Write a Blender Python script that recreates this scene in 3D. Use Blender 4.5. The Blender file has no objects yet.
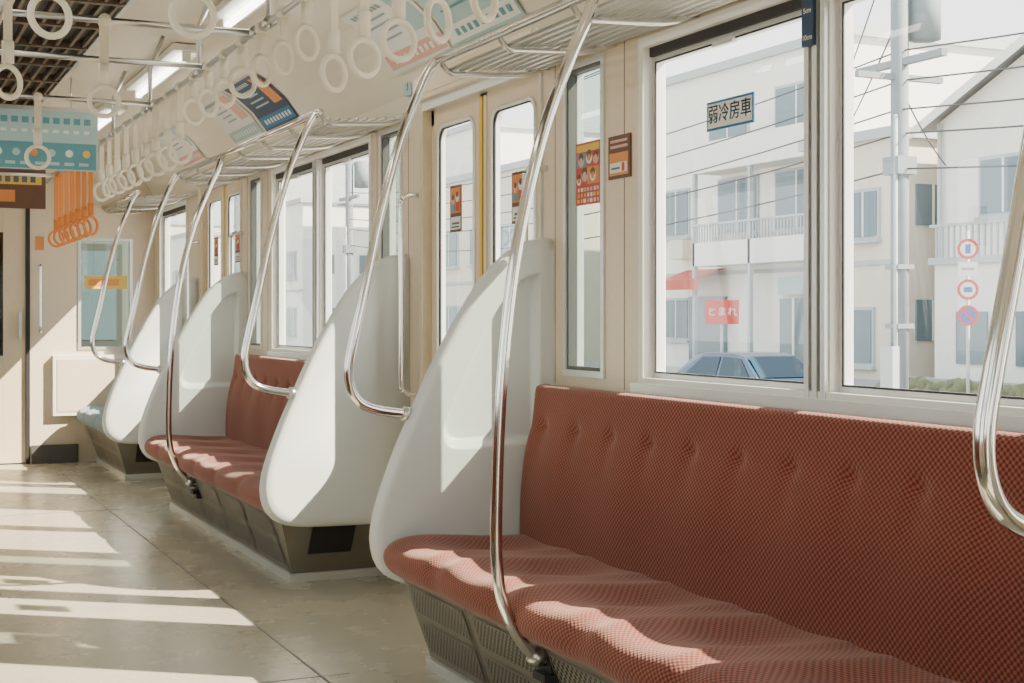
import bpy, math, random
from mathutils import Vector, Matrix
random.seed(4)
sc=bpy.context.scene
# ------------------------------------------------------------------ materials
def nodes(name):
    m=bpy.data.materials.new(name); m.use_nodes=True
    nt=m.node_tree; return m,nt,nt.nodes['Principled BSDF']
def mat(name,col,rough=.5,metal=0,noise=0,nscale=20,bump=0,bscale=200,emit=0,coat=0,spec=.5):
    m,nt,p=nodes(name)
    p.inputs['Base Color'].default_value=(*col,1); p.inputs['Roughness'].default_value=rough
    p.inputs['Metallic'].default_value=metal; p.inputs['Specular IOR Level'].default_value=spec
    if coat: p.inputs['Coat Weight'].default_value=coat; p.inputs['Coat Roughness'].default_value=.15
    if emit:
        p.inputs['Emission Color'].default_value=(*col,1); p.inputs['Emission Strength'].default_value=emit
    tc=nt.nodes.new('ShaderNodeTexCoord')
    if noise:
        n=nt.nodes.new('ShaderNodeTexNoise'); n.inputs['Scale'].default_value=nscale; n.inputs['Detail'].default_value=6
        nt.links.new(tc.outputs['Object'],n.inputs['Vector'])
        r=nt.nodes.new('ShaderNodeValToRGB'); r.color_ramp.elements[0].position=.3; r.color_ramp.elements[1].position=.7
        r.color_ramp.elements[0].color=(*[c*(1-noise) for c in col],1); r.color_ramp.elements[1].color=(*[min(1,c*(1+noise*.5)) for c in col],1)
        nt.links.new(n.outputs['Fac'],r.inputs['Fac']); nt.links.new(r.outputs['Color'],p.inputs['Base Color'])
    if bump:
        n=nt.nodes.new('ShaderNodeTexNoise'); n.inputs['Scale'].default_value=bscale
        nt.links.new(tc.outputs['Object'],n.inputs['Vector'])
        b=nt.nodes.new('ShaderNodeBump'); b.inputs['Strength'].default_value=bump; b.inputs['Distance'].default_value=.01
        nt.links.new(n.outputs['Fac'],b.inputs['Height']); nt.links.new(b.outputs['Normal'],p.inputs['Normal'])
    return m
def mth(nt,op,a=None,b=None):
    n=nt.nodes.new('ShaderNodeMath'); n.operation=op
    for i,v in enumerate((a,b)):
        if v is None: continue
        if isinstance(v,(int,float)): n.inputs[i].default_value=v
        else: nt.links.new(v,n.inputs[i])
    return n.outputs[0]
def fabric(name,dark,light,p=.0165):
    m,nt,b=nodes(name)
    tc=nt.nodes.new('ShaderNodeTexCoord'); s=nt.nodes.new('ShaderNodeSeparateXYZ'); nt.links.new(tc.outputs['Object'],s.inputs[0])
    k=2*math.pi/p
    sy=mth(nt,'SINE',mth(nt,'MULTIPLY',s.outputs['Y'],k))
    sx=mth(nt,'SINE',mth(nt,'MULTIPLY',mth(nt,'ADD',s.outputs['X'],s.outputs['Z']),k))
    f=mth(nt,'MULTIPLY',sy,sx)
    f=mth(nt,'ADD',mth(nt,'MULTIPLY',f,.5),.5)
    r=nt.nodes.new('ShaderNodeValToRGB'); e=r.color_ramp.elements
    e[0].position=.3; e[0].color=(*dark,1); e[1].position=.72; e[1].color=(*light,1)
    nt.links.new(f,r.inputs['Fac']); nt.links.new(r.outputs['Color'],b.inputs['Base Color'])
    b.inputs['Roughness'].default_value=.9; b.inputs['Sheen Weight'].default_value=.3; b.inputs['Sheen Roughness'].default_value=.5
    b.inputs['Specular IOR Level'].default_value=.25
    b.inputs['Sheen Tint'].default_value=(1,.8,.7,1)
    bp=nt.nodes.new('ShaderNodeBump'); bp.inputs['Strength'].default_value=.3; bp.inputs['Distance'].default_value=.003
    nt.links.new(f,bp.inputs['Height']); nt.links.new(bp.outputs['Normal'],b.inputs['Normal'])
    return m
def perforated(name,base,hole,p=.024):
    m,nt,b=nodes(name)
    tc=nt.nodes.new('ShaderNodeTexCoord'); s=nt.nodes.new('ShaderNodeSeparateXYZ'); nt.links.new(tc.outputs['Object'],s.inputs[0])
    k=2*math.pi/p
    f=mth(nt,'MULTIPLY',mth(nt,'SINE',mth(nt,'MULTIPLY',s.outputs['Y'],k)),mth(nt,'SINE',mth(nt,'MULTIPLY',s.outputs['Z'],k)))
    f=mth(nt,'ADD',mth(nt,'MULTIPLY',f,.5),.5)
    r=nt.nodes.new('ShaderNodeValToRGB'); e=r.color_ramp.elements
    e[0].position=.52; e[0].color=(*base,1); e[1].position=.60; e[1].color=(*hole,1)
    nt.links.new(f,r.inputs['Fac']); nt.links.new(r.outputs['Color'],b.inputs['Base Color'])
    b.inputs['Roughness'].default_value=.5; b.inputs['Metallic'].default_value=.3
    return m
def glassmat(name,tint=(.97,.98,.97),refl=1.0):
    m=bpy.data.materials.new(name); m.use_nodes=True; nt=m.node_tree; nt.nodes.clear()
    o=nt.nodes.new('ShaderNodeOutputMaterial'); t=nt.nodes.new('ShaderNodeBsdfTransparent'); g=nt.nodes.new('ShaderNodeBsdfGlossy')
    t.inputs[0].default_value=(*tint,1); g.inputs['Roughness'].default_value=.02
    lw=nt.nodes.new('ShaderNodeLayerWeight'); lw.inputs[0].default_value=.5
    f=mth(nt,'ADD',mth(nt,'MULTIPLY',mth(nt,'POWER',lw.outputs['Facing'],5.0),.92),.08)
    mx=nt.nodes.new('ShaderNodeMixShader')
    nt.links.new(mth(nt,'MULTIPLY',f,refl),mx.inputs[0]); nt.links.new(t.outputs[0],mx.inputs[1]); nt.links.new(g.outputs[0],mx.inputs[2]); nt.links.new(mx.outputs[0],o.inputs[0])
    return m
M={}
M['wall']=mat('cream_wall_laminate',(.72,.61,.46),.38,noise=.04,nscale=60,coat=.2)
M['ceil']=mat('ceiling_laminate',(.74,.685,.565),.5)
M['door']=mat('door_cream_panel',(.70,.58,.405),.35,noise=.04,nscale=40,coat=.2)
M['alu']=mat('aluminium_frame',(.72,.74,.73),.35,.6)
M['white']=mat('white_painted_frame',(.80,.79,.74),.4)
M['chrome']=mat('polished_steel',(.78,.77,.75),.11,1)
M['steel']=mat('satin_steel',(.60,.60,.58),.28,.95)
M['part']=mat('partition_frp',(.66,.70,.685),.42,noise=.03,nscale=300,coat=.15)
M['base']=mat('heater_box_grey',(.26,.245,.20),.42,.3,noise=.08,nscale=12)
M['perf']=perforated('perforated_grille',(.27,.255,.21),(.012,.012,.012))
M['black']=mat('black_rubber',(.02,.02,.022),.6)
M['dark']=mat('dark_grey_metal',(.10,.10,.10),.5,.3)
M['joint']=mat('floor_joint_grey',(.14,.14,.13),.6)
M['red']=fabric('red_moquette',(.095,.019,.012),(.285,.080,.053))
M['blue']=fabric('blue_moquette',(.07,.18,.25),(.20,.38,.45))
M['ring']=mat('strap_ring_plastic',(.80,.75,.61),.35)
M['belt']=mat('strap_belt_white',(.72,.66,.52),.6)
M['orange']=mat('orange_strap_plastic',(.74,.23,.04),.45)
M['tube']=mat('fluorescent_tube',(1,.97,.9),.3,emit=6)
M['yellow']=mat('yellow_door_strip',(.74,.46,.02),.5)
M['glass']=glassmat('window_glass')
M['dglass']=glassmat('tinted_glass',(.42,.50,.46),1)
M['grille']=mat('brown_ceiling_grille',(.11,.075,.05),.5)
M['navy']=mat('sticker_navy',(.02,.05,.11),.5)
M['sblue']=mat('sticker_blue',(.02,.15,.33),.5)
M['paper']=mat('paper_white',(.76,.77,.73),.6)
M['teal']=mat('poster_teal',(.10,.29,.35),.55)
M['lteal']=mat('poster_light_teal',(.38,.55,.56),.55)
M['pred']=mat('poster_red',(.48,.075,.05),.55)
M['pora']=mat('poster_orange',(.66,.25,.07),.55)
M['pyel']=mat('poster_yellow',(.70,.46,.08),.55)
M['pink']=mat('poster_pink',(.66,.38,.32),.55)
M['brown']=mat('poster_brown',(.13,.06,.04),.55)
M['ptxt']=mat('poster_dark_ink',(.10,.13,.16),.6)
M['ptxt2']=mat('poster_grey_ink',(.30,.37,.40),.6)
def floor_mat():
    m,nt,b=nodes('vinyl_floor')
    tc=nt.nodes.new('ShaderNodeTexCoord')
    n=nt.nodes.new('ShaderNodeTexNoise'); n.inputs['Scale'].default_value=3.5; n.inputs['Detail'].default_value=5; n.inputs['Roughness'].default_value=.6
    nt.links.new(tc.outputs['Object'],n.inputs['Vector'])
    n2=nt.nodes.new('ShaderNodeTexNoise'); n2.inputs['Scale'].default_value=150; n2.inputs['Detail'].default_value=1; nt.links.new(tc.outputs['Object'],n2.inputs['Vector'])
    r=nt.nodes.new('ShaderNodeValToRGB'); e=r.color_ramp.elements
    e[0].position=.3; e[0].color=(.385,.35,.27,1); e[1].position=.7; e[1].color=(.455,.42,.325,1)
    f=mth(nt,'ADD',mth(nt,'MULTIPLY',n.outputs['Fac'],.45),mth(nt,'MULTIPLY',n2.outputs['Fac'],.55))
    nt.links.new(f,r.inputs['Fac']); nt.links.new(r.outputs['Color'],b.inputs['Base Color'])
    rr=mth(nt,'ADD',mth(nt,'MULTIPLY',n.outputs['Fac'],.10),.22); nt.links.new(rr,b.inputs['Roughness'])
    b.inputs['Specular IOR Level'].default_value=.45
    return m
M['floor']=floor_mat()
# outdoor
M['asphalt']=mat('asphalt',(.36,.35,.34),.9,noise=.15,nscale=2)
M['bwhite']=mat('stucco_white',(.80,.79,.74),.8,noise=.03,nscale=3)
M['bgrey']=mat('stucco_grey',(.44,.47,.49),.8)
M['bcream']=mat('stucco_cream',(.70,.64,.55),.8)
M['bwin']=mat('house_window',(.13,.19,.23),.15)
M['roof']=mat('roof_slate',(.32,.33,.34),.7)
M['conc']=mat('concrete',(.42,.42,.40),.85,noise=.1,nscale=3)
M['upole']=mat('utility_pole_concrete',(.22,.26,.28),.8,noise=.1,nscale=3)
M['hedge']=mat('hedge_leaves',(.15,.16,.085),.9,noise=.5,nscale=6,bump=1,bscale=15)
M['wire']=mat('power_cable',(.05,.05,.06),.6)
M['carb']=mat('car_paint_blue',(.010,.05,.11),.25,.2,coat=.6)
M['carg']=mat('car_glass',(.02,.05,.08),.3,spec=.2)
M['tire']=mat('tyre',(.03,.03,.03),.8)
M['ncar']=mat('next_carriage_steel',(.19,.21,.19),.5,.2)
# ------------------------------------------------------------------ mesh builder
class MB:
    def __init__(s): s.v=[];s.f=[];s.m=[];s.s=[];s.mats=[]
    def mi(s,k):
        if k not in s.mats: s.mats.append(k)
        return s.mats.index(k)
    def add(s,vs,fs,k,smooth=False):
        o=len(s.v); s.v+= [tuple(v) for v in vs]; i=s.mi(k)
        for f in fs: s.f.append(tuple(o+a for a in f)); s.m.append(i); s.s.append(smooth)
    def box(s,x0,x1,y0,y1,z0,z1,k):
        vs=[(x,y,z) for x in (x0,x1) for y in (y0,y1) for z in (z0,z1)]
        s.add(vs,[(0,1,3,2),(4,6,7,5),(0,4,5,1),(2,3,7,6),(0,2,6,4),(1,5,7,3)],k)
    def quad(s,a,b,c,d,k): s.add([a,b,c,d],[(0,1,2,3)],k)
    def pane(s,x,y0,y1,z0,z1,k): s.add([(x,y0,z0),(x,y1,z0),(x,y1,z1),(x,y0,z1)],[(0,1,2,3)],k)
    def paneY(s,y,x0,x1,z0,z1,k): s.add([(x0,y,z0),(x1,y,z0),(x1,y,z1),(x0,y,z1)],[(0,1,2,3)],k)
    def discX(s,x,y,z,r,k,n=14,ry=1): s.add([(x,y+ry*r*math.cos(6.2832*q/n),z+r*math.sin(6.2832*q/n)) for q in range(n)],[tuple(range(n))],k)
    def tube(s,path,r,k,n=12,closed=False,sx=1,caps=True):
        P=[Vector(p) for p in path]; N=len(P); vs=[];T=[]
        for i in range(N):
            if closed: t=P[(i+1)%N]-P[i-1]
            else: t=P[min(i+1,N-1)]-P[max(i-1,0)]
            T.append(t.normalized())
        up=Vector((0,0,1)) if abs(T[0].z)<.9 else Vector((0,1,0))
        nn=(up-T[0]*up.dot(T[0])).normalized()
        for i in range(N):
            nn=(nn-T[i]*nn.dot(T[i])).normalized(); bb=T[i].cross(nn)
            for j in range(n):
                a=2*math.pi*j/n; vs.append(P[i]+nn*(r*math.cos(a))+bb*(r*sx*math.sin(a)))
        fs=[]
        for i in range(N if closed else N-1):
            for j in range(n):
                a=i*n+j;b=i*n+(j+1)%n;c=((i+1)%N)*n+(j+1)%n;d=((i+1)%N)*n+j
                fs.append((a,b,c,d))
        if not closed and caps: fs.append(tuple(reversed(range(n)))); fs.append(tuple((N-1)*n+j for j in range(n)))
        s.add(vs,fs,k,True)
    def ring(s,c,R,r,ang,k,n=28,m=8,zs=1.0):
        pts=[Vector(c)+Vector((math.cos(ang)*R*math.cos(t),math.sin(ang)*R*math.cos(t),zs*R*math.sin(t))) for t in [2*math.pi*i/n for i in range(n)]]
        s.tube(pts,r,k,m,True)
    def obj(s,name,bevel=0,parent=None):
        me=bpy.data.meshes.new(name); me.from_pydata(s.v,[],s.f)
        for k in s.mats: me.materials.append(M[k])
        for i,p in enumerate(me.polygons): p.material_index=s.m[i]; p.use_smooth=s.s[i]
        import bmesh
        bm=bmesh.new(); bm.from_mesh(me); bmesh.ops.recalc_face_normals(bm,faces=bm.faces); bm.to_mesh(me); bm.free()
        o=bpy.data.objects.new(name,me); sc.collection.objects.link(o)
        if bevel:
            b=o.modifiers.new('bevel','BEVEL'); b.width=bevel; b.segments=2; b.limit_method='ANGLE'; b.angle_limit=math.radians(50)
        if parent: o.parent=parent
        return o
def cr(pts,sub=8):
    P=[Vector(p) for p in pts]; out=[]
    for i in range(len(P)-1):
        p0=P[i-1] if i>0 else P[0]*2-P[1]; p1=P[i];p2=P[i+1]; p3=P[i+2] if i+2<len(P) else P[-1]*2-P[-2]
        for j in range(sub):
            t=j/sub
            out.append(.5*((2*p1)+(p2-p0)*t+(2*p0-5*p1+4*p2-p3)*t*t+(3*p1-p0-3*p2+p3)*t**3))
    out.append(P[-1]); return out
def resample(pts,n):
    L=[0]
    for a,b in zip(pts,pts[1:]): L.append(L[-1]+(b-a).length)
    out=[]
    j=0
    for i in range(n):
        t=L[-1]*i/(n-1)
        while j<len(L)-2 and L[j+1]<t: j+=1
        u=(t-L[j])/max(1e-9,L[j+1]-L[j]); out.append(pts[j].lerp(pts[j+1],min(1,u)))
    return out
def empty(name):
    e=bpy.data.objects.new(name,None); sc.collection.objects.link(e); e.empty_display_size=.1; return e
def text(body,size,loc,rot,k,name,parent=None,align='CENTER',off=0):
    c=bpy.data.curves.new(name,'FONT'); c.body=body; c.size=size; c.align_x=align; c.align_y='CENTER'; c.extrude=.0003; c.offset=off
    o=bpy.data.objects.new(name,c); sc.collection.objects.link(o); o.location=loc; o.rotation_euler=rot; c.materials.append(M[k])
    if parent: o.parent=parent
    return o
W=2.1; CX=.8
PITCH=4.13; BAYS=[-1.27,2.865,6.995]; DOORS=[.79,4.90,9.06]
YB=-3.0; YE=11.3
WO=-.06; WH=.855   # window centre offset and half width
FACEW=(math.pi/2,0,-math.pi/2)   # text on the window-side wall, read from the aisle
def mirror_copy(o,name=None):
    n=o.copy(); sc.collection.objects.link(n); n.name=name or o.name
    n.matrix_world=Matrix.Translation((2*CX,0,0))@Matrix.Scale(-1,4,(1,0,0))@o.matrix_world
    return n
# ------------------------------------------------------------------ floor & ceiling
b=MB(); b.box(-.62,2.22,YB,YE+.1,-.06,0,'floor'); b.obj('floor')
b=MB()
for x in (1.308,.292): b.box(x-.004,x+.004,YB,YE,0,.0012,'joint')
for y in (.2,4.28,8.45): b.box(.2,1.4,y-.002,y+.002,0,.001,'joint')
b.obj('trim_1')
def cove(side):
    f=(lambda x:x) if side>0 else (lambda x:2*CX-x)
    p=[(2.10,1.985),(2.095,2.05),(2.05,2.13),(1.97,2.235),(1.86,2.325),(1.74,2.38),(1.60,2.405),(1.50,2.41)]
    return [(f(x),z) for x,z in p]
b=MB()
R=cove(1); L=cove(-1)
inner=R+[(1.0,2.42),(.6,2.42)]+list(reversed(L))
for (xa,za),(xb,zb) in zip(inner,inner[1:]):
    b.add([(xa,YB,za),(xb,YB,zb),(xb,YE,zb),(xa,YE,za)],[(0,1,2,3)],'ceil',True)
b.box(-.62,2.22,YB,YE+.1,2.5,2.54,'ceil')
for x in (2.10,-.5):
    xx=(x,x+.12) if x>0 else (x-.12,x)
    b.box(xx[0],xx[1],YB,YE+.1,1.985,2.5,'ceil')
ceil=b.obj('ceiling')
# ceiling grilles (louvred air outlets) along the centre
b=MB()
b.box(.45,.97,YB,YE,2.405,2.418,'black')
for i in range(9):
    x=.47+i*.06; b.box(x-.007,x+.007,YB,YE,2.375,2.41,'grille')
y=YB
while y<YE-.1: b.box(.45,.97,y,y+.035,2.37,2.405,'grille'); y+=.52
for x in (.43,.97): b.box(x,x+.02,YB,YE,2.37,2.42,'alu')
b.obj('ceiling_air_grille')
# fluorescent lamps
for X in (1.41,.19):
    for k in range(6):
        y0=-1.6+k*2.1
        if y0+1.25>YE: continue
        b=MB(); b.box(X-.07,X+.07,y0-.06,y0+1.31,2.375,2.408,'white')
        b.tube([(X,y0,2.35),(X,y0+1.25,2.35)],.016,'tube',12)
        for yy in (y0-.03,y0+1.25): b.box(X-.02,X+.02,yy,yy+.03,2.33,2.38,'white')
        b.obj('fluorescent_lamp',.004)
# ------------------------------------------------------------------ side walls
def side_wall(name):
    b=MB(); ops=[]
    for c in BAYS:
        ops+=[(c+WO-WH,c+WO+WH,.915,1.94),(c+1.02,c+1.30,.93,1.94),(c-1.30,c-1.02,.93,1.94)]
    for d in DOORS: ops.append((d-.57,d+.57,0,2.0))
    ops.append((10.05,11.05,.915,1.94))
    ops=sorted(o for o in ops if o[0]>YB)
    y=YB
    for (a,e,z0,z1) in ops:
        b.box(W,W+.07,y,a,0,1.985,'wall')
        if z0>0: b.box(W,W+.07,a,e,0,z0,'wall')
        if z1<1.985: b.box(W,W+.07,a,e,z1,1.985,'wall')
        y=e
    b.box(W,W+.07,y,YE+.1,0,1.985,'wall')
    for c in BAYS:
        for yy in (c+.90,c-.97,c+1.37,c-1.37):
            b.box(W-.001,W+.001,yy-.0015,yy+.0015,.9,1.985,'dark')
    return b.obj(name)
wr=side_wall('wall_right'); wl=mirror_copy(wr,'wall_left')
def frame(b,x0,x1,y0,y1,z0,z1,t,k):
    b.box(x0,x1,y0,y0+t,z0,z1,k); b.box(x0,x1,y1-t,y1,z0,z1,k)
    b.box(x0,x1,y0+t,y1-t,z1-t,z1,k); b.box(x0,x1,y0+t,y1-t,z0,z0+t,k)
def big_window(c,hw,name,split=True):
    b=MB(); z0,z1=.915,1.94
    frame(b,W-.012,W+.065,c-hw,c+hw,z0,z1,.028,'white')
    b.box(W-.028,W+.02,c-hw-.02,c+hw+.02,z0-.02,z0+.012,'alu')
    b.box(W+.01,W+.06,c-hw+.028,c+hw-.028,z1-.055,z1-.028,'black')
    halves=[(c-hw+.028,c-.048),(c+.048,c+hw-.028)] if split else [(c-hw+.028,c+hw-.028)]
    if split:
        b.box(W-.004,W+.06,c-.048,c+.048,z0+.028,z1-.028,'white')
        for o in (-.042,-.010,.022): b.box(W-.016,W,c+o,c+o+.018,z0+.012,z1-.03,'alu')
        b.box(W-.008,W,c-.018,c-.013,z0+.012,z1-.03,'dark'); b.box(W-.008,W,c+.012,c+.016,z0+.012,z1-.03,'dark')
    for a,e in halves:
        frame(b,W+.022,W+.05,a,e,z0+.026,z1-.055,.019,'alu')
        frame(b,W+.018,W+.022,a+.016,e-.016,z0+.042,z1-.071,.005,'black')
        b.pane(W+.035,a+.016,e-.016,z0+.04,z1-.07,'glass')
        b.box(W+.008,W+.024,(a+e)/2-.05,(a+e)/2+.05,z1-.085,z1-.07,'alu')
    return b.obj(name)
def small_window(c,name):
    b=MB(); z0,z1=.93,1.94
    frame(b,W-.008,W+.06,c-.14,c+.14,z0,z1,.02,'alu')
    frame(b,W-.002,W+.03,c-.12,c+.12,z0+.02,z1-.02,.012,'dark')
    b.pane(W+.02,c-.11,c+.11,z0+.03,z1-.03,'dglass')
    return b.obj(name)
def leaf_outline(yc,zc,hy,hz,r,n=6):
    pts=[]
    for (sy,sz,a0) in ((1,1,0),(-1,1,90),(-1,-1,180),(1,-1,270)):
        for i in range(n+1):
            a=math.radians(a0+90*i/n); pts.append((yc+sy*(hy-r)+r*math.cos(a),zc+sz*(hz-r)+r*math.sin(a)))
    return pts
def door(d,name):
    root=empty(name); root.location=(0,0,0)
    b=MB()
    frame_t=.03
    for s in (-1,1):
        y=d+s*.57; b.box(W-.008,W+.07,min(y,y-s*frame_t),max(y,y-s*frame_t),0,2.0,'door')
        b.box(W-.01,W+.01,min(y+s*.002,y-s*.006),max(y+s*.002,y-s*.006),0,1.98,'alu')
    b.box(W-.008,W+.07,d-.54,d+.54,1.96,2.0,'alu')
    b.box(W+.0,W+.08,d-.57,d+.57,-.002,.012,'steel')
    b.obj('jamb',0,root)
    for s in (-1,1):
        b=MB(); yc=d+s*.27; zc=1.36; hz=.525; hy=.185
        X0=W+.03; X1=W+.06
        inn=leaf_outline(yc,zc,hy,hz,.055); n=len(inn)
        out=[]
        y0,y1,z0,z1=yc-.268,yc+.268,.012,1.96
        for (y,z) in inn:
            dy,dz=y-yc,z-zc
            ts=[]
            if dy>0: ts.append((y1-yc)/dy)
            if dy<0: ts.append((y0-yc)/dy)
            if dz>0: ts.append((z1-zc)/dz)
            if dz<0: ts.append((z0-zc)/dz)
            t=min(ts); out.append((yc+dy*t,zc+dz*t))
        for X in (X0,X1):
            vs=[(X,y,z) for y,z in inn]+[(X,y,z) for y,z in out]
            b.add(vs,[(i,(i+1)%n,n+(i+1)%n,n+i) for i in range(n)],'door')
        vs=[(X0,y,z) for y,z in inn]+[(X1,y,z) for y,z in inn]
        b.add(vs,[(i,(i+1)%n,n+(i+1)%n,n+i) for i in range(n)],'alu',True)
        rim=[Vector((X0-.001,y,z)) for y,z in inn]; b.tube(rim,.009,'alu',8,True)
        rim2=[Vector((X0+.002,yc+(y-yc)*.955,zc+(z-zc)*.985)) for y,z in inn]; b.tube(rim2,.006,'black',6,True)
        b.add([(W+.045,y,z) for y,z in inn],[tuple(range(n))],'glass')
        b.box(X0+.0005,X1-.0005,y0,y0+.07,z0,z1,'door'); b.box(X0+.0005,X1-.0005,y1-.07,y1,z0,z1,'door')
        b.box(X0+.0005,X1-.0005,y0,y1,z1-.06,z1,'door'); b.box(X0+.0005,X1-.0005,y0,y1,z0,.8,'door')
        ye=d+s*.006
        b.box(X0-.004,X0+.01,min(ye,ye+s*.028),max(ye,ye+s*.028),.02,1.95,'yellow' if s>0 else 'door')
        b.box(X0-.002,X0+.01,min(d,d+s*.006),max(d,d+s*.006),.02,1.95,'black')
        b.box(X0-.004,X0,d+s*.06-.012,d+s*.06+.012,.68,.80,'steel')
        yl=yc+.03 if s>0 else yc-.02
        b.box(W+.040,W+.042,yl-.06,yl+.06,1.455,1.64,'brown')
        b.box(W+.038,W+.040,yl-.05,yl+.05,1.53,1.63,'pora')
        b.discX(W+.037,yl-.022,1.590,.018,'paper'); b.discX(W+.037,yl+.022,1.580,.016,'pink')
        b.discX(W+.0365,yl-.022,1.602,.012,'brown'); b.discX(W+.0365,yl+.022,1.592,.011,'brown')
        b.box(W+.036,W+.038,yl-.040,yl-.006,1.535,1.572,'pred'); b.box(W+.036,W+.038,yl+.006,yl+.038,1.535,1.565,'teal')
        b.box(W+.038,W+.040,yl-.05,yl+.05,1.465,1.515,'paper'); b.box(W+.037,W+.038,yl-.04,yl+.03,1.485,1.493,'ptxt'); b.box(W+.037,W+.038,yl-.04,yl+.04,1.472,1.478,'ptxt')
        b.obj('leaf_%s'%('a' if s>0 else 'b'),0,root)
    b=MB(); b.box(W-.03,W,d-.60,d+.60,2.0,2.12,'door'); b.box(W-.034,W-.03,d-.55,d+.55,2.02,2.10,'door')
    b.obj('header',.006,root)
    b=MB()
    for s in (-1,1):
        y=d+s*.60
        b.tube(cr([(W,y,1.62),(W-.05,y,1.62),(W-.075,y,1.60),(W-.08,y,1.56),(W-.08,y,1.2),(W-.08,y,.86),(W-.075,y,.82),(W-.05,y,.80),(W,y,.80)],5),.011,'chrome',10)
    b.obj('grab_bars',0,root)
    return root
wn=1
for i,c in enumerate(BAYS):
    o=big_window(c+WO,WH,'window_%d'%wn); wn+=1; mirror_copy(o,'window_%d'%wn); wn+=1
    for s in (-1,1):
        if c+s*1.16<YB: continue
        o=small_window(c+s*1.16,'window_%d'%wn); wn+=1; mirror_copy(o,'window_%d'%wn); wn+=1
o=big_window(10.55,.5,'window_%d'%wn,False); wn+=1; mirror_copy(o,'window_%d'%wn); wn+=1
dn=1
for d in DOORS:
    r=door(d,'door_%d'%dn); dn+=1
    r2=empty('door_%d'%dn); dn+=1
    for ch in r.children:
        n=ch.copy(); sc.collection.objects.link(n); n.parent=r2
    r2.location=(2*CX,0,0); r2.scale=(-1,1,1)
# ------------------------------------------------------------------ end walls
def end_wall(Y,s,name):
    b=MB(); y0,y1=(Y,Y+.07) if s>0 else (Y-.07,Y)
    ops=[(-.33,.08,.86,1.72),(.43,1.17,0,1.95),(1.52,1.93,.86,1.72)]
    x=-.6
    for (a,e,z0,z1) in ops:
        b.box(x,a,y0,y1,0,2.5,'wall')
        if z0>0: b.box(a,e,y0,y1,0,z0,'wall')
        b.box(a,e,y0,y1,z1,2.5,'wall'); x=e
    b.box(x,2.2,y0,y1,0,2.5,'wall')
    return b.obj(name)
end_wall(YE,1,'wall_back'); end_wall(YB,-1,'wall_front')
def ewin(a,e,name,st):
    b=MB()
    y0,y1=YE-.01,YE+.05
    for (xa,xb,za,zb) in ((a,a+.022,.86,1.72),(e-.022,e,.86,1.72),(a+.022,e-.022,.86,.882),(a+.022,e-.022,1.698,1.72)):
        b.box(xa,xb,y0,y1,za,zb,'alu')
    b.paneY(YE+.02,a+.02,e-.02,.88,1.70,'dglass')
    if st:
        b.box(a+.05,e-.04,YE+.015,YE+.018,1.33,1.43,'pyel'); b.box(a+.08,e-.10,YE+.013,YE+.015,1.355,1.405,'pora')
    b.obj(name)
ewin(1.52,1.93,'window_%d'%wn,True); wn+=1; ewin(-.33,.08,'window_%d'%wn,False); wn+=1
b=MB()
for (xa,xb,za,zb) in ((.43,.62,.01,1.93),(.98,1.14,.01,1.93),(.62,.98,.01,.82),(.62,.98,1.75,1.93)):
    b.box(xa,xb,YE+.02,YE+.05,za,zb,'door')
b.box(1.14,1.17,YE-.004,YE+.06,0,1.95,'black'); b.box(.43,1.17,YE-.004,YE+.05,1.93,1.95,'alu')
b.paneY(YE+.032,.62,.98,.82,1.75,'dglass')
b.box(1.085,1.105,YE-.03,YE+.02,.95,1.15,'steel')
b.obj('door_%d'%dn,.002)
b=MB()
b.box(.33,.36,YE+.11,YE+.9,-.06,2.2,'dark'); b.box(1.24,1.27,YE+.11,YE+.9,-.06,2.2,'dark'); b.box(.33,1.27,YE+.11,YE+.9,2.18,2.22,'dark'); b.box(.33,1.27,YE+.11,YE+.9,-.08,-.05,'dark')
b.obj('gangway_bellows')
b=MB(); b.box(-.7,2.3,YE+.92,YE+1.0,-.1,2.6,'ncar'); b.box(1.45,2.0,YE+.90,YE+.92,.86,1.72,'dark'); b.box(-.4,.15,YE+.90,YE+.92,.86,1.72,'dark')
b.box(1.5,1.95,YE+.895,YE+.90,.92,1.66,'bwin'); b.obj('neighbouring_carriage')
b=MB(); b.box(1.18,1.52,YE-.018,YE-.001,.0,.14,'dark'); b.box(-.48,.42,YE-.018,YE-.001,.0,.14,'dark'); b.obj('baseboard_back')
b=MB(); b.box(1.33,2.09,YE-.05,YE-.001,.36,.82,'white'); b.box(1.36,2.05,YE-.054,YE-.05,.39,.79,'wall'); b.obj('equipment_cabinet',.006)
b=MB(); b.tube(cr([(1.24,YE,1.5),(1.24,YE-.05,1.5),(1.24,YE-.06,1.46),(1.24,YE-.06,1.1),(1.24,YE-.06,1.03),(1.24,YE-.05,1.0),(1.24,YE,1.0)],5),.010,'chrome',8); b.box(1.21,1.27,YE-.01,YE-.001,1.62,1.72,'pora'); b.obj('wall_grab_handle')
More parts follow.
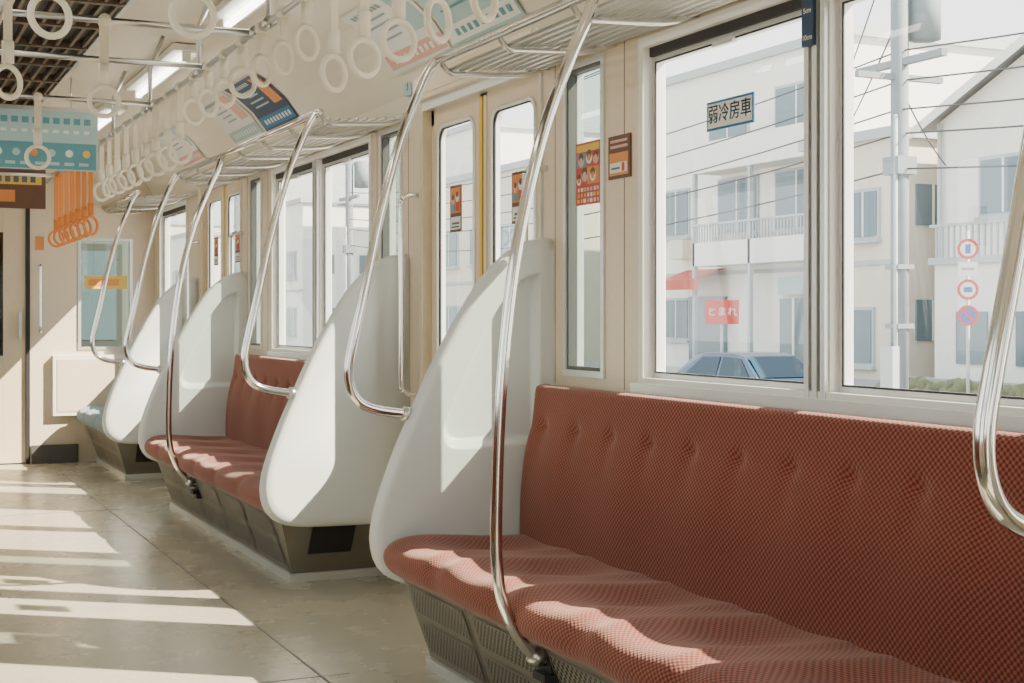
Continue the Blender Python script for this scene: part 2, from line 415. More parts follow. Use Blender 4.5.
# ------------------------------------------------------------------ seats
OUT=[(2.1,1.385),(2.03,1.378),(1.95,1.34),(1.85,1.245),(1.76,1.11),(1.67,.95),(1.60,.80),(1.55,.69),(1.50,.56),(1.475,.47),(1.470,.40),(1.49,.33),(1.54,.285),(1.63,.262),(1.85,.255),(2.1,.255)]
REC=[(2.05,1.27),(1.99,1.25),(1.92,1.18),(1.86,1.09),(1.80,.98),(1.745,.86),(1.71,.78),(1.705,.735),(1.73,.70),(1.80,.695),(1.92,.70),(2.05,.70)]
def closed(pts,na,nb):
    c=cr([(x,0,z) for x,z in pts],6); a=resample(c,na); e=[a[-1].lerp(a[0],i/(nb+1)) for i in range(1,nb+1)]
    return a+e
def partition(Y,s,parent):
    """s=+1: seat lies toward +Y of the panel, -1: seat lies toward -Y"""
    b=MB(); o=closed(OUT,60,16); r=closed(REC,60,16); n=len(o)
    C=Vector((2.1,0,.80))
    rings=[]
    def sc_(f,y): return [ (C.x+(p.x-C.x)*f,Y+y,C.z+(p.z-C.z)*f) for p in o]
    for f,y in ((.92,-.0425),(.94,-.042),(.97,-.039),(.988,-.031),(.998,-.016),(1,0),(.998,.014),(.988,.026),(.97,.032),(.95,.034),(.93,.034)):
        rings.append(sc_(f,y*s))
    rc=Vector((1.9,0,1.0))
    rings.append([(rc.x+(p.x-rc.x)*1.02,Y+s*.034,rc.z+(p.z-rc.z)*1.02) for p in r])
    rings.append([(p.x,Y+s*.034,p.z) for p in r])
    rings.append([(rc.x+(p.x-rc.x)*.97,Y+s*.026,rc.z+(p.z-rc.z)*.97) for p in r])
    rings.append([(rc.x+(p.x-rc.x)*.92,Y+s*.000,rc.z+(p.z-rc.z)*.93) for p in r])
    rings.append([(rc.x+(p.x-rc.x)*.88,Y-s*.006,rc.z+(p.z-rc.z)*.90) for p in r])
    rings.append([(rc.x+(p.x-rc.x)*.86,Y-s*.006,rc.z+(p.z-rc.z)*.88) for p in r])
    vs=[v for R_ in rings for v in R_]; fs=[]
    for i in range(len(rings)-1):
        for j in range(n): fs.append((i*n+j,i*n+(j+1)%n,(i+1)*n+(j+1)%n,(i+1)*n+j))
    m_=len(rings)-1
    fs.append(tuple(range(n))); fs.append(tuple(m_*n+j for j in range(n)))
    b.add(vs,fs,'part',True)
    return b.obj('partition',0,parent)
def end_pole(Y,parent):
    b=MB()
    b.tube(cr([(1.70,Y,1.955),(1.665,Y,1.90),(1.63,Y,1.82),(1.575,Y,1.68),(1.51,Y,1.45),(1.455,Y,1.20),(1.420,Y,1.05),(1.404,Y,.965),(1.410,Y,.90),(1.44,Y,.85),(1.50,Y,.824),(1.60,Y,.808)],8),.0155,'chrome',14)
    b.tube([(1.585,Y,.811),(1.61,Y,.805)],.024,'steel',14)
    return b.obj('end_pole',0,parent)
def mid_pole(Y,parent):
    b=MB()
    b.tube(cr([(1.715,Y,1.955),(1.69,Y,1.88),(1.643,Y,1.78),(1.56,Y,1.565),(1.49,Y,1.27),(1.452,Y,.95),(1.438,Y,.62),(1.445,Y,.46),(1.475,Y,.365),(1.515,Y,.30),(1.555,Y,.262),(1.60,Y,.25)],8),.0155,'chrome',14)
    b.box(1.555,1.64,Y-.035,Y+.035,.205,.225,'black'); b.box(1.575,1.64,Y-.028,Y+.028,.18,.275,'black')
    b.tube([(1.538,Y,.275),(1.562,Y,.257)],.024,'steel',14)
    return b.obj('seat_pole',0,parent)
def cushion(y0,y1,n,k,parent):
    b=MB(); ny=int((y1-y0)/.02); pw=(y1-y0)/n
    prof=[(2.02,.34),(1.58,.312),(1.53,.315),(1.503,.332),(1.490,.362),(1.495,.392),(1.515,.416),(1.55,.430),(1.62,.436),(1.72,.434),(1.80,.428),(1.90,.420),(1.98,.415),(2.02,.41)]
    prof=[(p.x,p.z) for p in cr([(x,0,z) for x,z in prof[1:]],3)]; prof=[(2.02,.335)]+prof
    m=len(prof); vs=[]
    for i in range(ny+1):
        y=y0+(y1-y0)*i/ny
        e=min(y-y0,y1-y); er=max(0,1-e/.035); sh=1-math.sqrt(max(0,1-er*er))
        ph=(y-y0)/pw*2*math.pi
        w=.5-.5*math.cos(ph)
        for (x,z) in prof:
            zz=z;xx=x
            top=max(0,min(1,(z-.37)/.05))
            depth=math.exp(-((x-1.76)/.14)**2)
            zz-= top*w*(.034*depth+.008)
            rid=max(0,1-w*5)
            zz+= top*.005*math.exp(-((x-1.6)/.1)**2)*(1-w)
            zz-= top*rid*.010
            if x<1.54: xx-= .007*w-.004*rid
            cxm=1.77; czm=.375
            xx=cxm+(xx-cxm)*(1-.05*sh); zz=czm+(zz-czm)*(1-.55*sh)
            vs.append((xx,y,zz))
    fs=[(i*m+j,i*m+(j+1)%m,(i+1)*m+(j+1)%m,(i+1)*m+j) for i in range(ny) for j in range(m)]
    b.add(vs,fs,k,True); b.add(vs[:m],[tuple(range(m))],k); b.add(vs[-m:],[tuple(reversed(range(m)))],k)
    return b.obj('cushion',0,parent)
def backrest(y0,y1,n,k,parent):
    b=MB(); ny=int((y1-y0)/.015); pw=(y1-y0)/n
    fr=[]
    N=30
    for i in range(N+1):
        t=i/N; z=.38+t*.50
        x=1.965+.055*t- .018*math.sin(math.pi*min(1,t*1.15)) 
        fr.append((x,z))
    fr+= [(2.024,.891),(2.035,.897),(2.05,.899),(2.092,.894)]
    prof=[(2.092,.38)]+fr
    m=len(prof); vs=[]
    for i in range(ny+1):
        y=y0+(y1-y0)*i/ny
        e=min(y-y0,y1-y); er=max(0,1-e/.03); sh=1-math.sqrt(max(0,1-er*er))
        ph=(y-y0)/pw
        for (x,z) in prof:
            xx=x
            if x<2.08:
                fy=abs(((ph*2)%1)-.5)*(pw/2)
                tuft=math.exp(-(fy/.026)**2-((z-.765)/.020)**2)*.014
                crease=math.exp(-((z-.765)/.035)**2)*.005
                diag=math.exp(-(fy/.045)**2)*math.exp(-((z-.71)/.06)**2)*.005
                xx+=tuft+crease+diag
                xx-=.008*(.5-.5*math.cos(2*math.pi*ph))*math.exp(-((z-.6)/.15)**2)
                xx+=.03*sh
            vs.append((xx,y,z))
    fs=[(i*m+j,i*m+(j+1)%m,(i+1)*m+(j+1)%m,(i+1)*m+j) for i in range(ny) for j in range(m)]
    b.add(vs,fs,k,True); b.add(vs[:m],[tuple(range(m))],k); b.add(vs[-m:],[tuple(reversed(range(m)))],k)
    return b.obj('backrest',0,parent)
def heater(y0,y1,parent,near_in=.2):
    b=MB(); a0=y0+.03; a1=y1-.03; b0=y0+near_in; b1=y1-.04
    vs=[(1.56,a0,.315),(2.09,a0,.315),(2.09,a1,.315),(1.56,a1,.315),(1.66,b0,.03),(2.09,b0,.03),(2.09,b1,.03),(1.66,b1,.03)]
    b.add(vs,[(0,1,2,3),(4,7,6,5),(0,4,5,1),(1,5,6,2),(2,6,7,3),(3,7,4,0)],'base')
    b.box(1.645,2.09,b0-.02,b1+.01,0,.035,'alu')
    L=b1-b0; n=max(1,int(L/.48)); st=L/n
    def P(y,t,off=.003):
        x=1.66+(1.56-1.66)*t; z=.03+(.315-.03)*t; return (x-off,y,z-off*.33)
    for i in range(n):
        ya=b0+i*st+.035; yb=b0+(i+1)*st-.035
        for t0,t1 in ((.12,.46),(.56,.86)):
            b.quad(P(ya,t0),P(yb,t0),P(yb,t1),P(ya,t1),'perf')
            for (u0,u1,v0,v1) in ((ya-.005,ya,t0-.015,t1+.015),(yb,yb+.005,t0-.015,t1+.015),(ya,yb,t1,t1+.015),(ya,yb,t0-.015,t0)):
                b.quad(P(u0,v0,.005),P(u1,v0,.005),P(u1,v1,.005),P(u0,v1,.005),'base')
        yy=b0+i*st; b.quad(P(yy-.003,.02,.004),P(yy+.003,.02,.004),P(yy+.003,.98,.004),P(yy-.003,.98,.004),'black')
    def E(x,t,off=.004): return (x,a0+(b0-a0)*(1-t)-off,.03+(.285)*t)
    b.quad(E(1.71,.32),E(1.90,.32),E(1.90,.80),E(1.71,.80),'black')
    return b.obj('heater_box',0,parent)
def bench(y0,y1,n,k,poles,name,near=True,far=True,x=0):
    root=empty(name)
    heater(y0,y1,root); cushion(y0+.03,y1-.03,n,k,root); backrest(y0+.035,y1-.035,n,k,root)
    if near:
        partition(y0,1,root)
        end_pole(y0-.015,root)
    if far:
        partition(y1,-1,root)
        end_pole(y1+.02,root)
    if poles==1: mid_pole(y1-1.05,root)
    return root
def mirror_root(r,name,skip=()):
    r2=empty(name)
    for ch in r.children:
        if ch.name.split('.')[0] in skip: continue
        n=ch.copy(); sc.collection.objects.link(n); n.parent=r2
    r2.location=(2*CX,0,0); r2.scale=(-1,1,1); return r2
for i,c in enumerate(BAYS):
    r=bench(c-1.345,c+1.415,6,'red',1,'bench_seat')
    mirror_root(r,'bench_seat',skip=('end_pole','seat_pole') if i<2 else ())
r=bench(9.76,YE-.055,3,'blue',2,'priority_bench_seat',True,False)
mirror_root(r,'priority_bench_seat')
# ------------------------------------------------------------------ luggage racks
def rack(y0,y1):
    b=MB()
    b.tube([(1.705,y0,1.955),(1.705,y1,1.955)],.0155,'chrome',12)
    b.tube([(1.745,y0,1.925),(1.745,y1,1.925)],.008,'steel',8)
    for i in range(8):
        x=1.785+i*.040; b.tube([(x,y0,1.928+i*.003),(x,y1,1.928+i*.003)],.0075,'steel',8)
    n=max(2,round((y1-y0)/.47))
    for i in range(n+1):
        y=y0+(y1-y0)*i/n
        y=min(max(y,y0+.012),y1-.012)
        b.tube(cr([(1.705,y,1.955),(1.74,y,1.915),(1.80,y,1.913),(2.0,y,1.925),(2.095,y,1.958)],4),.009,'steel',8)
        b.box(2.06,2.095,y-.015,y+.015,1.945,1.975,'steel')
    b.box(2.075,2.098,y0,y1,1.955,1.975,'alu')
    return b.obj('luggage_rack')
for c in BAYS:
    o=rack(c-1.40,c+1.43); mirror_copy(o,'luggage_rack')
o=rack(9.74,YE-.02); mirror_copy(o,'luggage_rack')
# ------------------------------------------------------------------ strap rails
def strap(b,x,y,ztop,zc,ang,col='ring',belt='belt',R=.047):
    b.tube([(x,y-.018,ztop),(x,y+.018,ztop)],.020,'ring' if col=='ring' else col,10)
    top=zc+R+.02
    ca,sa=math.cos(ang),math.sin(ang)
    w=.015
    vs=[];
    for z in (ztop-.01,top):
        for (u,v) in ((-w,-.0025),(w,-.0025),(w,.0025),(-w,.0025)):
            vs.append((x+ca*u-sa*v,y+sa*u+ca*v,z))
    b.add(vs,[(0,1,5,4),(1,2,6,5),(2,3,7,6),(3,0,4,7),(0,3,2,1),(4,5,6,7)],belt)
    b.tube([(x,y,top+.055),(x,y,top-.012)],.012,col,8,sx=1.5)
    b.ring((x,y,zc),R,.0085,ang,col,28,8)
ZR=2.07
def zone(y):
    for c in BAYS:
        if abs(y-c)<1.2: return 1.80
    return 1.93
def strap_row(X,name):
    b=MB(); b.tube([(X,YB,ZR),(X,YE,ZR)],.013,'steel',12)
    y=YB+.3
    while y<YE-.2:
        b.tube([(X,y,ZR),(X,y,2.25),(X+(.06 if X>CX else -.06),y,2.40)],.010,'steel',8); b.tube([(X,y-.03,ZR),(X,y+.03,ZR)],.021,'steel',10); y+=1.03
    y=-1.695 if X>CX else 3.44
    while y<8.2:
        zc=zone(y) if X>CX else 1.82
        strap(b,X,y,ZR,zc,random.uniform(.15,.75))
        y+=.262 if X>CX else 1.03
    y=8.4
    while y<10.0:
        strap(b,X,y,ZR,1.64,random.uniform(.2,.7),'orange','orange',.052); y+=.26
    return b.obj(name)
strap_row(1.2,'hanging_strap_rail'); strap_row(.4,'hanging_strap_rail')
b=MB()
for y,rs in ((3.25,(.69,)),(4.68,(.71,)),(5.40,()),(6.45,(.70,)),(8.6,()),(10.05,())):
    b.tube([(.4,y,ZR),(1.2,y,ZR)],.011,'steel',10)
    for x in (.4,1.2): b.tube([(x,y-.025,ZR),(x,y+.025,ZR)],.022,'steel',10)
    for x in rs: strap(b,x,y,ZR,1.81,random.uniform(-.2,.3))
b.obj('hanging_strap_crossbar')
# ------------------------------------------------------------------ posters & stickers
def hang_poster(Y,x0,x1,z0,z1,seed,style):
    rnd=random.Random(seed); b=MB()
    b.box(x0,x1,Y,Y+.004,z0,z1,'lteal' if style==0 else 'brown')
    y1=Y-.0015; H=z1-z0
    if style==0:
        b.box(x0+.01,x1-.01,y1,Y,z0+.52*H,z1-.03*H,'lteal'); b.box(x0+.01,x1-.01,y1,Y,z0+.02*H,z0+.45*H,'teal')
        for k in range(13):
            xa=x0+.03+k*.053; b.box(xa,xa+.034,y1-.001,y1,z0+.76*H,z0+.86*H,'teal')
            b.box(xa,xa+.028,y1-.001,y1,z0+.61*H,z0+.66*H,'paper')
        for k in range(8):
            xc=x0+.05+k*.09; n_=14; rr=.020
            b.add([(xc+rr*math.cos(6.283*q/n_),y1-.001,z0+.28*H+rr*math.sin(6.283*q/n_)) for q in range(n_)],[tuple(range(n_))],['pyel','lteal','paper','lteal','pora','lteal','paper','pyel'][k])
        for k in range(9): b.box(x0+.04+k*.075,x0+.09+k*.075,y1-.001,y1,z0+.08*H,z0+.13*H,'lteal')
    else:
        w=(x1-x0)/2
        for i in range(2):
            a=x0+i*w+.008; e=a+w-.016
            b.box(a,e,y1,Y,z0+.01,z1-.02,'navy' if i==0 else 'brown')
            b.box(a+.02,e-.02,y1-.001,y1,z0+.55*H,z0+.8*H,'pyel' if i else 'paper')
            b.box(a+.03,a+.16,y1-.001,y1,z0+.15*H,z0+.42*H,'pora' if i else 'teal')
            for k in range(5): b.box(a+.04+k*.055,a+.075+k*.055,y1-.002,y1-.001,z0+.6*H,z0+.75*H,'ptxt')
    for x in (x0+.14,x1-.14): b.tube([(x,Y,z1),(x,Y,2.40)],.005,'steel',6)
    b.box(x0,x1,Y-.006,Y+.01,z1-.01,z1+.012,'steel')
    return b.obj('hanging_advert_poster')
hang_poster(7.92,.43,1.17,1.90,2.225,1,0)
hang_poster(10.3,.43,1.17,1.86,2.16,2,1)
def cove_poster(ya,yb,cols,seed):
    rnd=random.Random(seed); b=MB()
    path=[(2.045,2.135),(1.965,2.24),(1.86,2.325),(1.80,2.352)]
    def pt(t):
        t*=3; i=min(2,int(t)); u=t-i; return (path[i][0]*(1-u)+path[i+1][0]*u, path[i][1]*(1-u)+path[i+1][1]*u)
    def patch(y0,y1,t0,t1,off,k):
        n=6; vs=[]
        for j in range(n+1):
            x,z=pt(t0+(t1-t0)*j/n); vs+=[(x-off*.8,y0,z-off*.7),(x-off*.8,y1,z-off*.7)]
        b.add(vs,[(2*j,2*j+1,2*j+3,2*j+2) for j in range(n)],k,True)
    patch(ya,yb,0,1,.006,cols[0]); L=yb-ya
    patch(ya+.02*L,yb-.02*L,.05,.22,.008,cols[1]); patch(ya+.06*L,ya+.30*L,.32,.88,.008,cols[2])
    for k in range(8):
        y0=ya+L*(.40+.065*k); patch(y0,y0+.045*L,.74,.86,.008,cols[3])
    for k in range(9):
        y0=ya+L*(.08+.09*k); patch(y0,y0+.05*L,.10,.17,.010,cols[4])
    for k in range(4): patch(ya+(.38+.1*rnd.random())*L,ya+(.7+.2*rnd.random())*L,.36+.085*k,.385+.085*k,.008,cols[3])
    for t in (0,.985): patch(ya-.01,yb+.01,t,t+.02,.010,'alu')
    return b.obj('cove_advert_poster')
A=['paper','lteal','pink','ptxt2','paper']; B=['lteal','paper','paper','teal','teal']; C_=['navy','sblue','pora','lteal','paper']; D=['paper','pink','lteal','ptxt2','paper']
for i,(y0,cc) in enumerate(((3.05,A),(4.33,B),(4.99,D),(7.05,C_),(7.75,A),(9.2,D))):
    cove_poster(y0,y0+.63,cc,i)
# window stickers
root=empty('weak_cooling_car_sticker')
b=MB(); b.box(2.126,2.1295,3.119,3.346,1.632,1.712,'sblue'); b.box(2.1248,2.126,3.126,3.339,1.639,1.705,'paper'); b.obj('sticker_face',0,root)
for q,(dy,dz) in enumerate(((0,0),(.0009,0),(0,.0009))):
    text('弱冷房車',.053,(2.1243,3.2325+dy,1.672+dz),FACEW,'sblue','sticker_text_%d'%(q+1),root)
root=empty('window_gap_label')
b=MB(); b.box(2.074,2.0835,2.795,2.840,1.775,1.905,'navy'); b.obj('label_face',0,root)
text('10cm',.018,(2.0735,2.8175,1.795),FACEW,'paper','label_text_1',root); text('5cm',.018,(2.0735,2.8175,1.86),FACEW,'paper','label_text_2',root)
b=MB(); b.box(2.112,2.116,3.94,4.11,1.48,1.68,'pred')
rp=random.Random(9)
b.box(2.1113,2.112,3.948,4.102,1.65,1.673,'pyel'); b.box(2.1113,2.112,3.948,4.03,1.545,1.60,'pora'); b.box(2.1113,2.112,4.035,4.102,1.60,1.645,'teal')
for (yy,zz,rr,k) in ((3.97,1.625,.020,'pink'),(4.015,1.63,.021,'paper'),(4.07,1.622,.021,'pink'),(3.99,1.572,.020,'paper'),(4.045,1.575,.022,'pink'),(4.085,1.56,.016,'paper')):
    b.discX(2.1110,yy,zz,rr,k); b.discX(2.1107,yy,zz+.009,rr*.75,'brown',12,1.1); b.discX(2.1104,yy,zz-.001,rr*.55,'pora' if k=='paper' else 'pink')
for j in range(3):
    for i in range(7):
        b.box(2.1105,2.112,3.95+i*.022,3.95+i*.022+.016*rp.uniform(.5,1),1.487+j*.018,1.499+j*.018,rp.choice(['paper','pink','pyel']))
b.obj('red_window_poster')
b=MB(); b.box(2.094,2.0995,3.72,3.856,1.542,1.673,'brown'); b.box(2.0925,2.094,3.73,3.846,1.552,1.62,'pora'); b.box(2.0915,2.0925,3.736,3.84,1.56,1.59,'paper')
for k in range(2): b.box(2.0925,2.094,3.734,3.84,1.635+k*.017,1.643+k*.017,'pink')
b.box(2.0905,2.0915,3.75,3.765,1.562,1.588,'pred'); b.box(2.0905,2.0915,3.78,3.83,1.57,1.576,'ptxt'); b.obj('notice_sticker',)
root=empty('door_number_plate')
b=MB(); b.box(2.07,2.098,5.52,5.60,2.04,2.12,'lteal'); b.obj('plate',0,root); text('3',.06,(2.0695,5.56,2.08),FACEW,'navy','plate_number',root)
# ------------------------------------------------------------------ outdoors
G=-1.15
b=MB(); b.box(-60,90,-60,160,G-.1,G,'asphalt'); b.obj('street_ground')
def house(name,x0,x1,y0,y1,z1,k,wins,gable=None,extra=None):
    b=MB(); b.box(x0,x1,y0,y1,G,z1,k)
    if gable=='y':
        ym=(y0+y1)/2; h=z1+(y1-y0)*.24
        b.add([(x0-.4,y0-.5,z1-.1),(x0-.4,ym,h),(x0-.4,y1+.5,z1-.1),(x1,y0-.5,z1-.1),(x1,ym,h),(x1,y1+.5,z1-.1)],[(0,1,4,3),(1,2,5,4)],'roof')
        b.add([(x0-.4,y0-.5,z1-.32),(x0-.4,ym,h-.22),(x0-.4,y1+.5,z1-.32),(x0-.4,y0-.5,z1-.08),(x0-.4,ym,h+.02),(x0-.4,y1+.5,z1-.08)],[(0,1,4,3),(1,2,5,4)],'bwhite')
        b.add([(x0,y0,z1),(x0,ym,h-.15),(x0,y1,z1)],[(0,1,2)],k)
    else:
        b.box(x0-.15,x1+.15,y0-.15,y1+.15,z1,z1+.25,'bgrey')
    for (wy,wz,ww,wh) in wins:
        b.box(x0-.06,x0,wy-ww/2-.08,wy+ww/2+.08,wz-wh/2-.08,wz+wh/2+.08,'bgrey')
        b.box(x0-.08,x0-.05,wy-ww/2,wy+ww/2,wz-wh/2,wz+wh/2,'bwin')
        b.box(x0-.09,x0-.07,wy-.03,wy+.03,wz-wh/2,wz+wh/2,'bwhite')
        b.box(x0-.16,x0,wy-ww/2-.12,wy+ww/2+.12,wz-wh/2-.16,wz-wh/2-.08,'bgrey')
    xx=x0+1.2
    while xx<x1-.8:
        for wz in (1.0,3.8):
            if wz+.8<z1:
                b.box(xx-.5,xx+.5,y0-.06,y0,wz-.5,wz+.5,'bwin'); b.box(xx-.03,xx+.03,y0-.08,y0-.05,wz-.5,wz+.5,'bwhite')
        xx+=2.4
    b.box(x0-.05,x0,y0,y1,2.35,2.47,'bgrey'); b.tube([(x0-.1,y1-.2,G),(x0-.1,y1-.2,z1)],.05,'bgrey',8)
    if extra: extra(b)
    return b.obj(name)
def balcony(b):
    b.box(23.0,24.0,31.0,37.0,2.6,2.75,'bwhite'); b.box(23.0,23.1,31.0,37.0,2.75,3.3,'bwhite'); b.box(23.1,24,31,31.1,2.75,3.3,'bwhite')
    for i in range(40): b.box(22.98,23.01,31.05+i*.15,31.09+i*.15,3.3,3.8,'bgrey')
    b.box(22.96,23.04,31.0,37.0,3.8,3.86,'bgrey')
    b.box(23.0,24.0,31.0,37.0,5.4,5.55,'bwhite'); b.box(23.0,23.1,31,37,5.55,6.3,'bwhite')
    for yy in (31.05,34.0,36.95): b.box(23.0,23.12,yy-.06,yy+.06,G,5.4,'bgrey')
    b.add([(23.9,36.5,2.55),(22.9,36.5,2.2),(22.9,38.8,2.2),(23.9,38.8,2.55),(22.9,36.5,1.9),(22.9,38.8,1.9)],[(0,1,2,3),(1,4,5,2)],'pred')
    b.box(23.85,24,31.2,33.7,-1,1.6,'bwin'); b.box(23.8,23.9,31.2,33.7,1.7,2.2,'lteal'); b.box(23.85,24,36.6,38.6,-1,1.7,'bwin')
    for yy in (31.8,32.4,33.0): b.box(23.8,23.86,yy-.04,yy+.04,-1,1.6,'bwhite')
    for yy in (35.2,38.4): b.box(23.5,24,yy,yy+.8,2.9,3.5,'bcream')
house('apartment_building',24,34,30.8,42,8.6,'bwhite',[(33,4.4,2,1.6),(36,4.4,2,1.6),(39.5,4.4,1.4,1.4),(39.5,1,1.4,1.2),(33,7,2,1.2),(36.5,7,2,1.2)],None,balcony)
house('white_house',22.5,31,27.2,30.6,5.4,'bcream',[(28.2,3.6,1.0,1.1),(29.6,3.6,.8,1.1),(28.6,.6,1.4,1.3)])
def wing(b):
    b.box(21.0,23.0,19.8,24.0,G,2.2,'bwhite'); b.box(20.9,23,19.7,24.1,2.2,2.35,'bgrey')
    b.box(20.95,21.0,20.6,21.6,.1,1.2,'bwin'); b.box(20.95,21.0,22.4,23.3,.1,1.2,'bwin')
    for i in range(24): b.box(20.95,20.99,19.75+i*.18,19.79+i*.18,2.35,3.0,'bgrey')
    b.box(20.94,21.0,19.7,24.1,3.0,3.06,'bgrey'); b.tube([(20.93,19.9,G),(20.93,19.9,2.2)],.05,'bgrey',8)
    b.box(20.8,21.0,22.0,22.9,-1.0,-.3,'bgrey')
house('gable_roof_house',23,32,19.0,26.2,5.6,'bwhite',[(21,4.0,.5,1.3),(24,4.0,1.4,1.2),(25.3,1,.6,1)],'y',wing)
house('corner_house',24,34,8,18.2,5.2,'bcream',[(17,3.6,1.2,1.1),(14,3.6,1.2,1.1)],'y')
for i,(x0,y0,h,k) in enumerate(((22,46,6.5,'bcream'),(25,58,9.5,'bwhite'),(21,72,7,'bwhite'),(24,88,11,'bgrey'),(22,105,7,'bwhite'),(23,125,9,'bcream'),(38,30,10,'bgrey'))):
    house('town_house',x0,x0+9,y0,y0+11,h,k,[(y0+2+j*3,zz,1.6,1.3) for j in range(3) for zz in (.8,3.8)],None)
b=MB(); b.box(19.6,19.8,10,23.6,G,-.15,'conc'); b.box(20.4,20.6,25,45,G,-.3,'conc'); b.obj('garden_wall')
b=MB()
for i in range(110):
    yy=9+i*.13; b.ring((18.9+random.uniform(-.08,.08),yy,-.40+random.uniform(-.12,.10)),.12,.15,random.random()*3,'hedge',7,6)
b.box(18.7,19.1,8.9,23.3,G,-.4,'hedge')
b.obj('hedge')
def upole(x,y,h,name,root=None):
    b=MB(); b.tube([(x,y,G),(x,y,h)],.15,'upole',14)
    for z in (h-.6,h-1.5,h-3.4): b.box(x-.06,x+.06,y-1.1,y+1.1,z-.06,z+.06,'upole'); b.box(x-.9,x+.9,y-.05,y+.05,z-.3,z-.2,'upole')
    for z in (h-.45,h-1.35):
        for o in (-1,-.4,.4,1): b.tube([(x,y+o,z),(x,y+o,z+.22)],.05,'bgrey',8)
    b.tube([(x+.45,y-.1,h-3.0),(x+.45,y-.1,h-2.0)],.27,'upole',16)
    b.box(x-.28,x-.14,y-.16,y+.16,-.2,.6,'bgrey')
    b.box(x-.2,x+.2,y-.2,y+.2,3.5,3.8,'upole'); b.box(x-.17,x+.17,y-.17,y+.17,1.9,1.98,'upole'); b.box(x-.17,x+.17,y-.17,y+.17,.9,.98,'upole')
    b.tube([(x-.17,y-.1,G),(x-.17,y-.1,4.5)],.035,'bgrey',8)
    b.obj(name,0,root)
root=empty('utility_pole_line')
upole(16,19.15,8.8,'pole_a',root); upole(17,52,9,'pole_b',root)
b=MB()
def wire(p,q,sag,r=.015):
    P=[Vector(p).lerp(Vector(q),t/16)-Vector((0,0,sag*4*(t/16)*(1-t/16))) for t in range(17)]; b.tube(P,r,'wire',6)
for z,o in ((8.5,-1),(8.5,1),(7.6,-.4),(7.6,.6),(5.6,0),(5.1,.2),(4.6,-.2),(4.2,.1),(3.6,0)):
    wire((16+o*.2,19.15,z),(17,52,z+.2),.7); wire((16+o*.2,19.15,z),(15.6,-20,z),.8)
for z in (7.8,6.2): wire((16,19.15,z),(23.5,31,z*.6+1.5),.15)
wire((16,19.15,5.0),(22.9,25.8,4.6),.1)
b.obj('cables',0,root)
M['sgred']=mat('sign_red',(.60,.05,.04),.5); M['sgblue']=mat('sign_blue',(.04,.13,.42),.5)
sx,sy=17.6,19.27
root=empty('road_sign_post')
b=MB(); b.tube([(sx,sy,G),(sx,sy,2.6)],.032,'bgrey',10)
def disc(cx,cy,cz,R,off,k):
    n=28; d=Vector((-.68,-.73,0)); r=Vector((.73,-.68,0)); c=Vector((cx,cy,cz))+d*off
    b.add([c+r*(R*math.cos(2*math.pi*i/n))+Vector((0,0,R*math.sin(2*math.pi*i/n))) for i in range(n)],[tuple(range(n))],k)
def bar(cx,cy,cz,L,w,ang,off,k):
    d=Vector((-.68,-.73,0)); r=Vector((.73,-.68,0)); c=Vector((cx,cy,cz))+d*off; u=r*math.cos(ang)+Vector((0,0,math.sin(ang))); v=-r*math.sin(ang)+Vector((0,0,math.cos(ang)))
    b.add([c-u*L-v*w,c+u*L-v*w,c+u*L+v*w,c-u*L+v*w],[(0,1,2,3)],k)
for z,t in ((2.28,0),(1.57,1),(1.12,2)):
    disc(sx,sy,z,.18,.04,'sgred'); disc(sx,sy,z,.13,.045,'paper' if t<2 else 'sgblue')
    if t==2: bar(sx,sy,z,.15,.022,-.785,.05,'sgred')
    if t==0: bar(sx,sy,z,.045,.08,0,.05,'sgblue')
    if t==1: bar(sx,sy,z,.07,.045,0,.05,'sgblue')
bar(sx,sy,1.93,.16,.12,0,.04,'paper'); bar(sx,sy,1.93,.11,.02,0,.045,'ptxt2')
b.obj('post_and_discs',0,root)
root=empty('stop_banner_sign')
b=MB(); b.tube([(19.5,30.0,G),(19.5,30.0,1.5)],.04,'bgrey',8)
d=Vector((-.5,-.866,0)); r=Vector((.866,-.5,0)); c=Vector((19.5,30,1.2))+d*.06
b.add([c-r*.42-Vector((0,0,.3)),c+r*.42-Vector((0,0,.3)),c+r*.42+Vector((0,0,.3)),c-r*.42+Vector((0,0,.3))],[(0,1,2,3)],'sgred'); b.obj('board',0,root)
t=text('とまれ',.25,c+d*.02,(math.pi/2,0,math.atan2(r.y,r.x)),'paper','board_text',root)
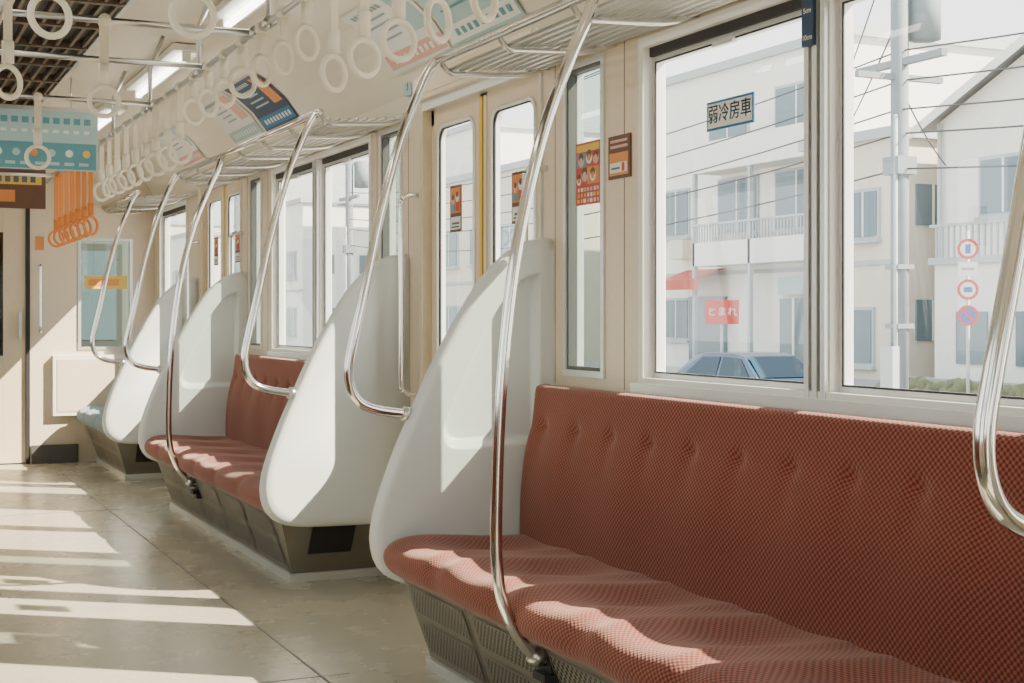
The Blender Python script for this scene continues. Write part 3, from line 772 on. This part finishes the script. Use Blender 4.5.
def car(cx,cy,name,k):
    b=MB(); L=4.2
    def sec(prof,x0,x1,kk,sm=False):
        n=len(prof); vs=[(x0,cy+y,G+z) for y,z in prof]+[(x1,cy+y,G+z) for y,z in prof]
        b.add(vs,[(i,(i+1)%n,n+(i+1)%n,n+i) for i in range(n)],kk,sm); b.add(vs,[tuple(range(n)),tuple(reversed(range(n,2*n)))],kk)
    body=[(-2.1,.3),(-2.12,.6),(-2.0,.82),(-1.25,.95),(1.7,1.0),(2.05,.92),(2.12,.6),(2.1,.3)]
    sec(body,cx-.85,cx+.85,k)
    cab=[(-1.3,.94),(-.55,1.42),(-.2,1.48),(.9,1.48),(1.4,1.36),(1.9,.98)]
    n=len(cab); vs=[(cx-.82,cy+y,G+z) if i in(0,n-1) else (cx-.66,cy+y,G+z) for i,(y,z) in enumerate(cab)]+[(cx+.82,cy+y,G+z) if i in(0,n-1) else (cx+.66,cy+y,G+z) for i,(y,z) in enumerate(cab)]
    b.add(vs,[(i,i+1,n+i+1,n+i) for i in range(n-1)]+[tuple(range(n)),tuple(reversed(range(n,2*n)))],k)
    for s in (-1,1):
        X=cx+s*.80
        b.add([(X+s*.015,cy-1.0,G+1.0),(X-s*.11,cy-.5,G+1.38),(X-s*.11,cy+.15,G+1.40),(X+s*.015,cy+.15,G+1.0)],[(0,1,2,3)],'carg')
        b.add([(X+s*.015,cy+.25,G+1.0),(X-s*.11,cy+.25,G+1.40),(X-s*.11,cy+.95,G+1.38),(X+s*.015,cy+1.45,G+1.02)],[(0,1,2,3)],'carg')
        for y in (-1.3,1.3):
            b.tube([(cx+s*.68,cy+y,G+.31),(cx+s*.87,cy+y,G+.31)],.31,'tire',20); b.tube([(cx+s*.86,cy+y,G+.31),(cx+s*.885,cy+y,G+.31)],.18,'alu',14)
    b.add([(cx-.70,cy-1.22,G+1.01),(cx+.70,cy-1.22,G+1.01),(cx+.58,cy-.62,G+1.42),(cx-.58,cy-.62,G+1.42)],[(0,1,2,3)],'carg')
    b.obj(name,.04)
car(17.2,25.2,'parked_car','carb')
# ------------------------------------------------------------------ light
w=bpy.data.worlds.new('sky_world'); sc.world=w; w.use_nodes=True; nt=w.node_tree
bg=nt.nodes['Background']; tc=nt.nodes.new('ShaderNodeTexCoord'); sp=nt.nodes.new('ShaderNodeSeparateXYZ'); nt.links.new(tc.outputs['Generated'],sp.inputs[0])
r=nt.nodes.new('ShaderNodeValToRGB'); e=r.color_ramp.elements; e[0].position=0; e[0].color=(.94,.94,.89,1); e[1].position=.7; e[1].color=(.66,.77,.82,1)
nt.links.new(sp.outputs['Z'],r.inputs['Fac']); nt.links.new(r.outputs['Color'],bg.inputs['Color']); bg.inputs['Strength'].default_value=2.6
sl=bpy.data.lights.new('sun','SUN'); sl.energy=20; sl.angle=math.radians(.55); sl.color=(1,.86,.67)
so=bpy.data.objects.new('sun',sl); sc.collection.objects.link(so); so.location=(30,-20,40)
so.rotation_euler=Vector((-1,.74,-1.03)).to_track_quat('-Z','Y').to_euler()
# ------------------------------------------------------------------ camera
cd=bpy.data.cameras.new('camera'); cam=bpy.data.objects.new('camera',cd); sc.collection.objects.link(cam)
cd.sensor_width=36; cd.lens=50; cd.shift_y=-26.5/1024; cd.clip_start=.02; cd.clip_end=500
cam.location=(0,0,1.127); cam.rotation_euler=(math.pi/2,0,-math.atan(652/1422))
sc.camera=cam
sc.view_settings.view_transform='AgX'
sc.view_settings.exposure=.6
